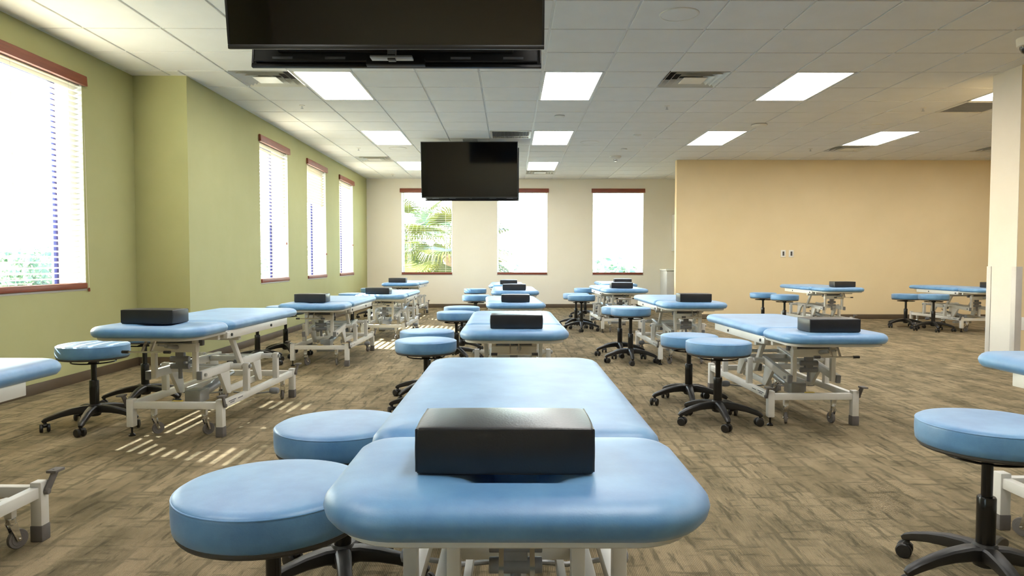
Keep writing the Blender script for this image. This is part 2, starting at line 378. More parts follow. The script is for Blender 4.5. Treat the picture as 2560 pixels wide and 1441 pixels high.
def blind(axis, pos, lo, hi, z0, z1, tilt, label, tassel=None):
    w_ = hi-lo
    root = empty('window_blind', (pos, lo+w_/2, z0) if axis == 'x' else (lo+w_/2, pos, z0), PI/2 if axis == 'x' else 0)
    tag(root, label, 'window blind', 'wood trimmed white slat blinds')
    # local: x along the window, y outwards from the room (axis y) ; after the 90 deg turn +y points to -x = outside as well
    hgt = z1-z0; dep = .055; pitch = .0455
    def val(b):
        b.prism([(-.035, hgt-.055), (-.030, hgt+.03), (-.012, hgt+.038), (0.0, hgt+.03), (0, hgt-.055)], -w_/2-.03, w_/2+.03)
    part('valance', root, 'valance%.3f_%.2f' % (w_, hgt), val, 'wood', bev=.004)
    part('head_rail', root, 'headrail%.3f_%.2f' % (w_, hgt), lambda b: b.box((-w_/2+.008, .02, hgt-.06), (w_/2-.008, .075, hgt-.008)), 'slat', bev=.002)
    part('bottom_rail', root, 'brail%.3f' % w_, lambda b: b.box((-w_/2+.004, -.018, .004), (w_/2-.004, .050, .054)), 'wood', bev=.008)
    k = 'slat%.3f' % w_; z = .052; i = 0; n = int((hgt-.075-.052)/pitch)
    while z < hgt-.075:
        f = i/max(1, n)
        part('slat', root, k, lambda b: b.rings([[(x, -.026, -.0012), (x, -.013, .0012), (x, 0, .002), (x, .013, .0012), (x, .026, -.0012), (x, .013, -.0012), (x, 0, -.0004), (x, -.013, -.0012)] for x in (-w_/2+.012, w_/2-.012)]),
             'slat', (0, .047, z), (math.radians(tilt(f)), 0, 0), smooth=False)
        z += pitch; i += 1
    def cords(b):
        for x in (-w_/2+.15, 0, w_/2-.15) if w_ > 1.3 else (-w_/2+.15, w_/2-.15):
            for y in (.0215, .0735): b.box((x-.0012, y-.0008, .02), (x+.0012, y+.0008, hgt-.05))
    part('ladder_cord', root, 'cords%.3f_%.2f' % (w_, hgt), cords, 'cord', smooth=False)
    if tassel:
        tx, tz = tassel
        def cd_(b): b.cyl((tx, .004, hgt-.06), (tx, -.012, tz), .0015, 6)
        c = one('pull_cord', cd_, 'cord', root)
        one('tassel', lambda b: b.lathe([(.003, .0), (.008, -.004), (.010, -.025), (.007, -.034)], 10, (tx, -.012, tz)), 'wood', c)
    return root
wn = 1
for lo, hi in WN+WB:
    window(wn, 'x', XL1, lo, hi, WZ0, WZ1); wn += 1
for lo, hi in WL:
    window(wn, 'x', XL2, lo, hi, WZ0-.04, WZ1); wn += 1
for lo, hi in WF:
    window(wn, 'y', YF, lo, hi, WZ0-.06, WZ1, 'reveal'); wn += 1
def tl(base, top, brk): return lambda f: base if f < brk else top
blind('x', XL1, *WN[0], WZ0, WZ1, tl(-13.5, -21, .3), 'wide white slat blind with brown valance on the nearest window of the green wall', (.86, .01))
blind('x', XL2, *WL[0], WZ0-.04, WZ1, tl(12, -16, .42), 'tall narrow slat blind on the first window past the green wall step', (.44, .55))
blind('x', XL2, *WL[1], WZ0-.04, WZ1, tl(2, -38, .66), 'green wall slat blind whose upper third is tilted shut and glowing amber', (.52, .42))
blind('x', XL2, *WL[2], WZ0-.04, WZ1, tl(0, -12, .4), 'slat blind on the green wall window closest to the far corner', (.48, .62))
blind('y', YF, *WF[0], WZ0-.06, WZ1, lambda f: 0 if f > .07 else 0, 'slat blind on the far wall window filled with palm fronds')
blind('y', YF, *WF[1], WZ0-.06, WZ1, lambda f: 0, 'slat blind on the middle far wall window, right of the hanging screen')
blind('y', YF, *WF[2], WZ0-.06, WZ1, lambda f: 0, 'slat blind on the far wall window nearest the tan partition')
tag(blind('x', XL1, *WB[0], WZ0, WZ1, tl(0, -10, .5), 'slat blind on the green wall window behind the camera'))

# ------------------------------------------------------------------ ceiling
T = .6096; GX, GY = .312, 5.53
ceil = one('ceiling', lambda b: b.box((XL1, Yb, CEIL+.10), (XR, YF, CEIL+.12)), 'grid', smooth=False); ceil['kind'] = 'structure'
LIGHTS = [(c, r) for c in (-4, 0, 4, 8, 12) for r in (-8, -3, 2, 7, 12) if not (c >= 4 and r >= 12)]
DIFF = [(-5, 2), (2, 2), (-5, 11), (0, 14), (8, 9), (12, 9)]
GRILLES = [(-1, 7), (8, 4)]
skip = set()
for c, r in LIGHTS: skip |= {(c, r), (c, r+1)}
skip |= set(DIFF) | set(GRILLES)
def clip(c, r):
    x0, x1, y0, y1 = GX+c*T, GX+(c+1)*T, GY+r*T, GY+(r+1)*T
    if y0 < YS < y1 and x1 < XL2+.05: y1 = YS
    ym = (y0+y1)/2
    x0 = max(x0, XL1 if ym < YS else XL2); y1 = min(y1, YF); x1 = min(x1, XR); y0 = max(y0, Yb)
    return (x0, x1, y0, y1) if x1-x0 > .05 and y1-y0 > .05 else None
def proj(p):
    d = Vector(p)-Vector((0, 0, EYE)); z = d.dot(fw)
    return (1280+F*d.dot(rt)/z, 720.5-F*d.dot(up)/z) if z > .3 else None
cands = []; rest = MB()
def tile_geo(b, w_, d_):
    g = .010
    b.rings([[(sx*(w_/2-i), sy*(d_/2-i), z) for sx, sy in ((-1, -1), (1, -1), (1, 1), (-1, 1))] for i, z in ((g, .03), (g, .002), (g+.003, 0))], capa=False)
for c in range(-7, 21):
    for r in range(-18, 17):
        if (c, r) in skip: continue
        q = clip(c, r)
        if not q: continue
        x0, x1, y0, y1 = q
        hid = (y0 > YP and x0 > 5.2)
        if hid: continue
        ps = [proj((x, y, CEIL)) for x in (x0, x1) for y in (y0, y1)]
        vis = all(ps) and any(0 <= p[0] <= 2560 and 0 <= p[1] <= 1441 for p in ps)
        cands.append(((-abs((ps[3][0]-ps[0][0])*(ps[3][1]-ps[0][1])) if vis else 0), c, r, q))
cands.append((-60000, -6, 2, (GX-6*T, XL2, GY+2*T, YS)))
cands.sort(key=lambda t: t[0])
for i, (a, c, r, (x0, x1, y0, y1)) in enumerate(cands):
    w_, d_ = x1-x0, y1-y0
    if i < 300 and a < 0:
        part('ceiling_tile', ceil, 'ceiling_tile_%.3f_%.3f' % (w_, d_), lambda b: tile_geo(b, w_, d_), 'tile', ((x0+x1)/2, (y0+y1)/2, CEIL), smooth=False)
    else:
        b2 = MB(); tile_geo(b2, w_, d_); rest.add([(x+(x0+x1)/2, y+(y0+y1)/2, z+CEIL) for x, y, z in b2.v], b2.f)
tag(link('ceiling_tile_rest', rest.mesh('ceiling_tile_rest', M['tile'], smooth=False), ceil), kind='stuff')
def grid(b):
    for c in range(-7, 22):
        x = GX+c*T
        if x < XL1 or x > XR: continue
        b.box((x-.012, Yb, CEIL+.011), (x+.012, YS if x < XL2 else YF, CEIL+.03))
    for r in range(-17, 17):
        y = GY+r*T
        if Yb < y < YF: b.box((XL1 if y < YS else XL2, y-.012, CEIL+.0125), (XR, y+.012, CEIL+.03))
one('ceiling_grid', grid, 'grid', ceil, smooth=False)
def wall_angle(b):
    b.box((XL1, Yb, CEIL-.001), (XL1+.02, YS, CEIL+.004)); b.box((XL2, YS, CEIL-.001), (XL2+.02, YF, CEIL+.004)); b.box((XL1, YS-.02, CEIL-.001), (XL2+.02, YS, CEIL+.004))
    b.box((XL2, YF-.02, CEIL-.001), (5.2, YF, CEIL+.004)); b.box((XP-.02, YP-.02, CEIL-.001), (XR, YP, CEIL+.004))
    b.box((XC-.02, YC0-.02, CEIL-.001), (8.6, YC0, CEIL+.004)); b.box((XC-.02, YC0, CEIL-.001), (XC, YC1+.02, CEIL+.004))
one('wall_angle_trim', wall_angle, 'grid', ceil, smooth=False)
ROWN = {-8: 'behind the camera', -3: 'overhead', 2: 'nearest lit row in view', 7: 'second lit row in view', 12: 'row by the far wall'}
COLN = {-4: 'green wall column', 0: 'middle column', 4: 'first column right of centre', 8: 'second column right of centre', 12: 'farthest right column'}
for c, r in LIGHTS:
    o = empty('ceiling_light', (GX+(c+.5)*T, GY+(r+1)*T, CEIL))
    tag(o, 'lit ceiling panel, %s, %s' % (COLN[c], ROWN[r]), 'ceiling light', 'lit ceiling panels')
    def fr(b):
        w_, d_ = T/2-.012, T-.012
        for s in (-1, 1):
            b.box((s*w_, -d_, .0), (s*(w_-.022), d_, .05)); b.box((-w_, s*d_, .0), (w_, s*(d_-.022), .05))
    part('frame', o, 'troffer_frame', fr, 'grid', bev=.002)
    part('lit_panel', o, 'troffer_panel', lambda b: b.box((-T/2+.034, -T+.034, .006), (T/2-.034, T-.034, .012)), 'lamp', smooth=False)
DL = {(-5, 2): 'square louvred air diffuser beside the front screen, near the green wall', (2, 2): 'square louvred air diffuser right of the front screen', (-5, 11): 'small looking air diffuser left of the far screen',
      (0, 14): 'air diffuser behind the last middle light panel by the far wall', (8, 9): 'air diffuser in front of the tan wall, behind a right light panel', (12, 9): 'air diffuser half hidden by the white wall end'}
for c, r in DIFF:
    o = empty('air_diffuser', (GX+(c+.5)*T, GY+(r+.5)*T, CEIL)); tag(o, DL[(c, r)], 'air vent', 'square ceiling diffusers')
    def cone(b, s0, z0, s1, z1, t=.004):
        R_ = lambda s, z: [(-s, -s, z), (s, -s, z), (s, s, z), (-s, s, z)]
        b.rings([R_(s0, z0), R_(s1, z1), R_(s1-t, z1+t), R_(s0-t, z0+t)], False, False)
    part('backing', o, 'diff_back', lambda b: b.box((-.28, -.28, .075), (.28, .28, .08)), 'duct_dark', smooth=False)
    part('frame', o, 'diff_frame', lambda b: [cone(b, .293, 0, .29, .0, .004), cone(b, .292, 0, .235, .06)], 'diffuser', smooth=False)
    part('louvre', o, 'diff_l1', lambda b: cone(b, .235, -.004, .18, .05), 'diffuser', smooth=False)
    part('louvre', o, 'diff_l2', lambda b: cone(b, .175, -.008, .12, .045), 'diffuser', smooth=False)
    part('center_plate', o, 'diff_c', lambda b: b.rings([[(-s, -s, z), (s, -s, z), (s, s, z), (-s, s, z)] for s, z in ((.115, -.010), (.118, -.006), (.06, .02))]), 'diffuser', smooth=False)
for (c, r), lb in zip(GRILLES, ('slotted return air grille just above the far hanging screen', 'perforated return air grille beside the white wall end')):
    o = empty('return_grille', (GX+(c+.5)*T, GY+(r+.5)*T, CEIL)); tag(o, lb, 'air vent', 'return air grilles')
    def gf(b):
        for s in (-1, 1):
            b.box((s*.292, -.292, -.004), (s*.262, .292, .012)); b.box((-.292, s*.292, -.004), (.292, s*.262, .012))
    part('frame', o, 'gr_frame', gf, 'diffuser', bev=.002)
    part('backing', o, 'gr_back', lambda b: b.box((-.28, -.28, .03), (.28, .28, .034)), 'duct_dark', smooth=False)
    for k in range(26):
        part('blade', o, 'gr_blade', lambda b: b.box((-.0035, -.263, 0), (.0035, .263, .028)), 'grille', (-.25+k*.02, 0, 0), smooth=False)
def disc_thing(name, x, y, label, cat, grp, prof, mat, key):
    o = empty(name, (x, y, CEIL)); tag(o, label, cat, grp)
    return o
for x, y, lb in ((1.245, 5.19, 'large round flush ceiling speaker right of the front screen'), (1.22, 10.72, 'round flush ceiling speaker right of the far screen'),
                 (-1.82, 11.32, 'round flush ceiling speaker left of the far screen'), (4.88, 9.42, 'round flush ceiling speaker above the right light panel')):
    o = empty('ceiling_speaker', (x, y, CEIL)); tag(o, lb, 'speaker', 'flush ceiling speakers')
    part('rim', o, 'spk_rim', lambda b: b.lathe([(.145, .0), (.143, -.006), (.134, -.007), (.133, .0)], 40), 'diffuser')
    part('mesh_cover', o, 'spk_mesh', lambda b: b.lathe([(.134, -.001), (.133, -.005), (.05, -.006), (.002, -.006)], 40), 'tile')
for x, y, lb in ((-2.44, 8.22, 'sprinkler head left of centre, in front of the second light row'), (1.84, 8.22, 'sprinkler head right of centre, behind the near diffuser'),
                 (-2.45, 11.3, 'sprinkler head near the small diffuser by the green wall'), (4.9, 8.3, 'sprinkler head left of the perforated grille'), (4.86, 11.3, 'sprinkler head nearest the tan wall'), (-2.47, 14.7, 'sprinkler head by the far left ceiling corner')):
    o = empty('sprinkler_head', (x, y, CEIL)); tag(o, lb, 'sprinkler', 'fire sprinklers')
    part('escutcheon', o, 'spr_e', lambda b: b.lathe([(.034, 0), (.030, -.006), (.008, -.009), (.004, -.009)], 20), 'diffuser')
    part('deflector', o, 'spr_d', lambda b: [b.cyl((-.008, 0, -.008), (-.004, 0, -.036), .0025, 6), b.cyl((.008, 0, -.008), (.004, 0, -.036), .0025, 6), b.lathe([(.017, -.038), (.017, -.040)], 14)], 'grey_metal')
for x, y, rr, hh, lb in ((.62, 8.78, .062, .022, 'thin round smoke detector behind the middle light panel'), (3.32, 9.32, .10, .028, 'white round wireless unit casting a shadow on the right ceiling'), (1.85, 11.35, .05, .02, 'small round smoke sensor ahead of the alarm')):
    o = empty('smoke_detector', (x, y, CEIL)); tag(o, lb, 'detector', 'round ceiling detectors')
    one('housing', lambda b: b.lathe([(rr, 0), (rr, -hh*.55), (rr*.85, -hh), (rr*.2, -hh*1.05), (.002, -hh*1.05)], 28), 'white_paint', o)
    one('base_ring', lambda b: b.lathe([(rr*1.04, .0), (rr*1.04, -hh*.25), (rr*.98, -hh*.25)], 28), 'grille', o)
o = empty('fire_alarm', (1.83, 12.15, CEIL)); tag(o, 'white ceiling fire alarm with clear strobe beside the far light panel', 'alarm')
one('housing', lambda b: b.lathe([(.10, 0), (.10, -.02), (.075, -.045), (.05, -.05), (.002, -.05)], 28), 'white_paint', o)
one('strobe', lambda b: b.lathe([(.035, -.05), (.034, -.075), (.02, -.088), (.002, -.09)], 18), 'chrome', o)
o = empty('ceiling_sensor', (1.83, 10.08, CEIL)); tag(o, 'small pale rectangular ceiling sensor right of the far light', 'sensor')
one('housing', lambda b: b.box((-.055, -.035, -.018), (.055, .035, 0)), 'white_paint', o, bev=.005)
one('lens', lambda b: b.box((-.03, -.018, -.022), (.03, .018, -.018)), 'diffuser', o, bev=.002)
o = empty('security_camera', (4.24, 5.72, CEIL)); tag(o, 'black dome security camera with white base in the top right corner', 'camera')
one('mount_base', lambda b: b.lathe([(.098, 0), (.094, -.05), (.09, -.062), (.072, -.068)], 28), 'white_paint', o)
one('dome', lambda b: b.lathe([(.074, -.062), (.072, -.085), (.058, -.112), (.033, -.128), (.002, -.133)], 28), 'dome', o)

# ------------------------------------------------------------------ screens on the ceiling
def tv(loc, rz, pitch, wd, hg, label, back=False):
    o = empty('ceiling_tv', loc, rz); tag(o, label, 'television', 'televisions hung from the ceiling')
    R_ = (pitch, 0, 0)          # local: screen faces -y, bottom edge at the origin, leaning with its top towards -y
    part('back_cover', o, 'tv_back', lambda b: [b.box((-wd/2+.02, .012, .02), (wd/2-.02, .034, hg-.02)), b.box((-wd/2+.14, .034, .06), (wd/2-.14, .066, hg*.62))], 'tv_back', rot=R_, bev=.006)
    def bz(b):
        t = .011
        b.box((-wd/2, -.008, 0), (wd/2, .013, .019)); b.box((-wd/2, -.008, hg-t), (wd/2, .013, hg))
        b.box((-wd/2, -.008, .019), (-wd/2+t, .013, hg-t)); b.box((wd/2-t, -.008, .019), (wd/2, .013, hg-t))
    part('bezel', o, 'tv_bezel', bz, 'tv_frame', rot=R_, bev=.002)
    part('screen', o, 'tv_screen', lambda b: b.box((-wd/2+.010, -.0045, .018), (wd/2-.010, .010, hg-.010)), 'screen', rot=R_, smooth=False)
    if back: part('cable_cover', o, 'tv_tab', lambda b: b.box((-.145, .013, -.003), (.145, .045, .03)), 'tv_frame', rot=R_, bev=.003)
    for x in (-.45, .45):
        part('mount_bracket', o, 'tv_brk', lambda b: b.box((-.025, .066, .1), (.025, .082, hg-.06)), 'grey_metal', (x, 0, 0), R_, bev=.002)
    for x in (-.58, -.32, .30, .56):
        part('vent_slot', o, 'tv_vent', lambda b: b.box((-.05, .0335, .03), (.05, .036, .042)), 'grey_plastic', (x, 0, 0), R_, smooth=False)
    return o
tv((-.565, 3.21, 2.015), 0, math.radians(9.0), 1.44, .83, 'large dark television at the top of the picture, facing the camera')
tv((-.565, 3.50, 2.010), PI, math.radians(9.0), 1.44, .83, 'television seen from behind below the front screen, facing away', True)
tv((-.605, 10.42, 1.985), math.radians(-1.2), math.radians(6), 1.45, .86, 'distant black television hanging in front of the far windows')
tv((-.585, 10.74, 1.972), PI+math.radians(-1.2), math.radians(6), 1.44, .83, 'television backed against the distant one, only its lower edge showing')
for x, y, lb, zz in ((-.565, 3.355, 'ceiling pole mount between the two front televisions', 2.0), (-.60, 10.58, 'ceiling pole mount between the two far televisions', 1.99)):
    o = empty('screen_mount', (x, y, CEIL)); tag(o, lb, 'mount', 'television ceiling mounts')
    d = zz-CEIL
    part('ceiling_plate', o, 'mnt_plate', lambda b: b.box((-.11, -.11, -.02), (.11, .11, 0)), 'grey_metal', bev=.003)
    part('pole', o, 'mnt_pole', lambda b: b.cyl((0, 0, -.02), (0, 0, -.55), .025, 16), 'grey_metal')
    one('cross_arm', lambda b: [b.bar((-.35, 0, -.42), (.35, 0, -.42), .04, .05), b.box((-.10, -.03, d+.012), (.10, .03, d+.022)), b.box((-.02, -.015, -.55), (.02, .015, d+.02))], 'grey_metal', o, bev=.002)
    one('control_box', lambda b: [b.box((-.018, -.02, d+.004), (.018, .02, d+.03)), b.cyl((0, -.021, d+.017), (0, -.018, d+.017), .008, 12)], 'black_plastic', o, bev=.003)

# ------------------------------------------------------------------ small wall fittings, cabinets
for x, lb in ((4.94, 'left of the two white wall controls on the tan wall'), (5.085, 'right of the two white wall controls on the tan wall')):
    o = empty('wall_control', (x, YP, 1.185)); tag(o, lb, 'wall switch', 'wall controls on the tan wall')
    part('plate', o, 'wc_plate', lambda b: b.box((-.044, -.010, -.065), (.044, 0, .065)), 'white_paint', bev=.004)
    part('display', o, 'wc_disp', lambda b: b.box((-.014, -.013, -.038), (.018, -.009, .038)), 'grey_board', bev=.001)
o = empty('wall_outlet', (4.832, YC0, .465)); tag(o, 'cream outlet plate low on the tan wall at the right edge', 'outlet')
one('plate', lambda b: b.box((-.04, -.006, -.062), (.04, 0, .062)), 'white_paint', o, bev=.003)
for dz in (-.022, .022): one('socket', lambda b: b.box((-.016, -.009, dz-.014), (.016, -.005, dz+.014)), 'diffuser', o, bev=.003)
# kitchenette against the far wall, mostly behind the partition
o = empty('base_cabinet', (3.36, YF-.625, 0)); tag(o, 'pale grey base cabinet in the far corner behind the partition', 'cabinet')
one('body', lambda b: b.box((0, .02, .09), (1.75, .62, .84)), 'laminate', o, bev=.002)
one('toe_kick', lambda b: b.box((0.01, .07, 0), (1.74, .62, .09)), 'base', o)
for k in range(4):
    d_ = one('door', lambda b: b.box((.004, 0, .10), (.428, .02, .83)), 'laminate', o, bev=.002, loc=(k*.436, 0, 0))
    hx = .30 if k % 2 == 0 else .13
    hx = .22
    one('handle', lambda b: [b.cyl((hx, -.03, .62), (hx, -.03, .76), .005, 8), b.cyl((hx, -.03, .63), (hx, .0, .63), .005, 8), b.cyl((hx, -.03, .75), (hx, .0, .75), .005, 8)], 'grey_metal', d_)
tag(one('countertop', lambda b: b.box((3.335, YF-.66, .84), (5.13, YF, .875)), 'white_paint', bev=.008), 'white countertop on the pale cabinet in the far corner', 'countertop')
o = empty('wall_cabinet', (3.60, YF-.36, 1.27)); tag(o, 'grey wall cabinet peeking past the partition in the far corner', 'cabinet')
one('body', lambda b: b.box((0, .02, 0), (1.5, .36, .80)), 'laminate', o, bev=.002)
for k in range(3): one('door', lambda b: b.box((.004, 0, .004), (.496, .02, .796)), 'laminate', o, bev=.002, loc=(k*.5, 0, 0))

# ------------------------------------------------------------------ treatment tables
W2, LH, LB, BW, BL = .319, .454, 1.198, .292, 1.244
def rrect(w_, y0, y1, r0_, r1_, z, n=8, d=0.0):
    """rounded rectangle inset by d, counter-clockwise"""
    pts = []; w_ -= d; y0 += d; y1 -= d; r0_ = max(r0_-d, .004); r1_ = max(r1_-d, .004)
    for cx, cy_, r, a0 in ((w_-r1_, y1-r1_, r1_, 0), (-w_+r1_, y1-r1_, r1_, 90), (-w_+r0_, y0+r0_, r0_, 180), (w_-r0_, y0+r0_, r0_, 270)):
        for k in range(n+1):
            a = math.radians(a0+90*k/n); pts.append((cx+r*math.cos(a), cy_+r*math.sin(a), z))
    return pts
PROF = [(.040, -.029), (.014, -.028), (.004, -.017), (0, -.003), (.003, .008), (.011, .018), (.024, .0255), (.042, .029), (.075, .0305), (.12, .031)]
def body_cushion(b): b.rings([rrect(W2, 0, LB, .055, .10, z, 8, d) for d, z in PROF])
def head_cushion(b):
    bow = lambda p: (p[0], p[1]-.020*max(0, 1-(p[0]/W2)**2)*max(0, 1-p[1]/.24)+.006*(abs(p[0])/W2)**3*max(0, 1-p[1]/.24), p[2])
    out = [[bow(p) for p in rrect(W2+.004, 0.006, LH, .128, .085, z, 12, d)] for d, z in PROF[:9]]
    n = len(out[0]); cx, cy_, rx, ry = 0, .192, .062, .088
    last = out[-1]; hole = []
    for p in last:
        a = math.atan2((p[1]-cy_)/.16, p[0]/.24); hole.append((cx+rx*math.cos(a), cy_+ry*math.sin(a)))
    for t, dz in ((.45, .0308), (.68, .0295), (.82, .025), (.92, .017), (.98, .006), (1.0, -.006), (1.0, -.029)):
        out.append([(p[0]*(1-t)+h[0]*t, p[1]*(1-t)+h[1]*t, dz) for p, h in zip(last, hole)])
    out.append(out[0]); b.rings(out, False, False)
def table(X, Y, deg, h, oy, label, brake='rl', detail=True):
    o = empty('treatment_table', (X, Y, 0), math.radians(deg)); tag(o, label, 'treatment table', 'blue treatment tables')
    za = h-.29; pz = .365; jy = oy+LH
    part('head_cushion', o, 'head_cushion', head_cushion, 'vinyl', (0, oy, h), ang=60)
    part('body_cushion', o, 'body_cushion', body_cushion, 'vinyl', (0, jy+.002, h), ang=60)
    part('head_frame', o, 'head_frame', lambda b: b.rings([rrect(W2-.028, 0.0, LH-.03, .11, .03, z, 8, d) for d, z in ((.004, -.047), (0, -.044), (0, -.031), (.003, -.0285))]), 'white_metal', (0, oy+.03, h))
    def bfr(b):
        for s in (-1, 1): b.box((s*.300, .0, -.079), (s*.272, LB-.235, -.0285))
        b.box((-.272, .02, -.079), (.272, .05, -.04)); b.box((-.272, LB-.265, -.079), (.272, LB-.235, -.04)); b.box((-.24, LB-.235, -.044), (.24, LB-.08, -.0285)); b.box((-.272, .55, -.07), (.272, .58, -.0285))
        b.box((-.30, -.03, -.075), (-.275, .02, -.035)); b.box((.30, -.03, -.075), (.275, .02, -.035))
    fr = part('body_frame', o, 'body_frame', bfr, 'white_metal', (0, jy, h), bev=.003)
    for s in (-1, 1):
        for yy in (.03, .65):
            part('bolt_cap', fr, 'bolt_cap', lambda b: b.cyl((-.004, 0, 0), (.004, 0, 0), .0095, 14), 'black_plastic', (s*.302, yy, -.056))
    # lift: hanging uprights, slanted struts, arms
    hu = h-.046-za
    for s in (-1, 1):
        part('upright', o, 'upright%.3f' % hu, lambda b: b.box((-.014, -.016, -.02), (.014, .016, hu)), 'white_metal', (s*.125, .02, za), bev=.003)
        part('strut', o, 'strut%.3f' % hu, lambda b: b.bar((0, .52, -.02), (0, .35, hu-.03), .026, .036, (0, 1, 0)), 'white_metal', (s*.185, 0, za), bev=.003)
    one('support_beam', lambda b: b.bar((-.25, .35, h-.098), (.25, .35, h-.098), .035, .035), 'white_metal', o, bev=.003)
    one('head_beam', lambda b: [b.bar((-.14, .02, h-.125), (.14, .02, h-.125), .05, .05), b.bar((-.27, .02, h-.062), (.27, .02, h-.062), .03, .03)], 'white_metal', o, bev=.003)
    al = math.hypot(.38, za-pz); an = math.atan2(za-pz, -.38)
    def arm(b):
        b.bar((0, -.03, 0), (0, al+.01, 0), .03, .05)
        b.prism([(.02, -.025), (-.005, -.17), (.015, -.175), (.055, -.165), (.15, -.025)], -.012, .012)
    for s in (-1, 1):
        for py in (.40, .90):
            a = part('lift_arm', o, 'arm%.3f' % hu, arm, 'white_metal', (s*.155, py, pz), (-(an-PI), 0, PI), bev=.003)
            part('end_cap', a, 'arm_cap', lambda b: b.box((-.015, 0, -.026), (.015, .014, .026)), 'grey_plastic', (0, al+.01, 0), bev=.004)
            part('bolt', a, 'arm_bolt', lambda b: b.cyl((-.026, 0, 0), (.026, 0, 0), .010, 12), 'grey_metal', (0, al-.02, 0))
    for py in (.40, .90):
        part('pivot_shaft', o, 'shaft', lambda b: [b.cyl((-.262, 0, 0), (.262, 0, 0), .013, 12), b.cyl((-.24, 0, 0), (-.17, 0, 0), .019, 14), b.cyl((.17, 0, 0), (.24, 0, 0), .019, 14)], 'white_metal', (0, py, pz))
        part('cross_tube', o, 'crosstube', lambda b: b.bar((-.14, 0, 0), (.14, 0, 0), .035, .035), 'white_metal', (0, py-.14, pz+(za-pz)*.37), bev=.003)
        for s in (-1, 1):
            q = part('pivot_post', o, 'pivpost', lambda b: b.box((-.018, -.02, 0), (.018, .02, .182)), 'white_metal', (s*.268, py, .205), bev=.004)
            part('pivot_bolt', q, 'pivbolt', lambda b: b.lathe([(.011, 0), (.013, .002), (.013, .012), (.005, .016)], 12), 'grey_metal', (s*.018, 0, .16), (0, s*PI/2, 0))
    ca, sa = math.cos(an-PI), math.sin(an-PI)
    for s in (-1, 1):
        part('linkage_bar', o, 'linkbar', lambda b: b.bar((0, 0, 0), (0, .50, 0), .02, .04), 'white_metal', (s*.125, .385, .205), bev=.002)
    part('lift_cylinder', o, 'liftcyl', lambda b: [b.cyl((0, .30, .19), (0, .62, .235), .03, 16), b.cyl((0, .62, .235), (0, .80, .26), .013, 12), b.box((-.05, .22, .16), (.05, .34, .235)), b.box((-.13, .36, .10), (.13, .42, .13))], 'grey_metal', bev=.003)
    part('motor_bracket', o, 'motorbr', lambda b: [b.cyl((-.056, .08, -.20), (.056, .08, -.20), .017, 16), b.cyl((-.056, .08, -.245), (.056, .08, -.245), .017, 16), b.box((-.025, .07, -.25), (.025, .10, -.10)), b.cyl((0, .08, -.245), (0, .08, -.32), .012, 12), b.bar((-.14, .09, -.10), (.14, .09, -.10), .03, .04)], 'grey_plastic', (0, 0, h), bev=.002)
    # gas spring and adjusting handle under the head
    part('gas_spring', o, 'gasspring', lambda b: [b.cyl((.03, -.015, -.118), (.03, -.13, -.095), .014, 14), b.cyl((.03, -.13, -.095), (.03, -.21, -.082), .006, 10), b.cyl((.03, -.0, -.121), (.03, -.02, -.117), .010, 12)], 'grey_metal', (0, 0, h))
    ad = part('adjusting_handle', o, 'adjh', lambda b: [b.cyl((-.12, -.280, -.112), (.12, -.280, -.112), .005, 10), b.bar((.025, -.225, -.045), (.025, -.277, -.114), .008, .014), b.bar((-.025, -.225, -.045), (-.025, -.277, -.114), .008, .014), b.cyl((.025, -.228, -.058), (.025, -.228, -.046), .009, 10), b.cyl((-.025, -.228, -.058), (-.025, -.228, -.046), .009, 10)], 'chrome', (0, 0, h))
    for s in (-1, 1):
        part('grip', ad, 'grip', lambda b: b.cyl((-.018, 0, 0), (.018, 0, 0), .0085, 12), 'black_plastic', (s*.118, -.280, -.112))
    # base
    for s in (-1, 1):
        part('base_rail', o, 'baserail', lambda b: b.box((-.0175, .045, .165), (.0175, BL-.045, .207)), 'white_metal', (s*(BW-.024), 0, 0), bev=.003)
    pr = one('printed_label', lambda b: [b.box((sx*BW-.0068*sx, y0, z), (sx*BW-.0062*sx, y0+ln, z+.006)) for sx in (-1, 1) for y0, ln, z in ((.10, .10, .192), (.12, .06, .181), (.23, .07, .188))], 'ink', o, smooth=False)
    one('yellow_sticker', lambda b: b.box((-.035, .04, .196), (.025, .062, .2085)), 'yellow', o, bev=.002)
    for yy in (.0225, BL-.0225):
        part('base_crossbar', o, 'crossbar', lambda b: b.box((-BW+.042, -.018, .166), (BW-.042, .018, .206)), 'white_metal', (0, yy, 0), bev=.003)
    for k, (sx, yy) in enumerate(((-1, .0225), (1, .0225), (-1, BL-.0225), (1, BL-.0225))):
        p = part('corner_post', o, 'cornerpost', lambda b: b.box((-.021, -.0225, .056), (.021, .0225, .224)), 'white_metal', (sx*(BW-.021), yy, 0), bev=.004)
        if k == 0:
            part('levelling_foot', p, 'levelfoot', lambda b: [b.cyl((0, 0, .010), (0, 0, .06), .006, 10), b.lathe([(.020, 0), (.020, .006), (.010, .016), (.006, .018)], 18)], 'black_gloss')
        else:
            part('rubber_foot', p, 'rubfoot', lambda b: b.box((-.023, -.0245, 0), (.023, .0245, .062)), 'grey_rubber', bev=.004)
        if k != 2:
            out = sx
            bp = part('brake_pedal', o, 'brake%d%d' % (out, k > 1), lambda b: [b.bar((out*.027, 0, .185), (out*.030, (.05 if k > 1 else -.035), .250), .008, .03), b.box((out*.012, (.02 if k > 1 else -.075), .246), (out*.050, (.075 if k > 1 else -.02), .256)), b.cyl((out*.02, 0, .185), (out*.038, 0, .185), .011, 12)], 'grey_rubber', (sx*(BW-.021), yy, 0), bev=.002)
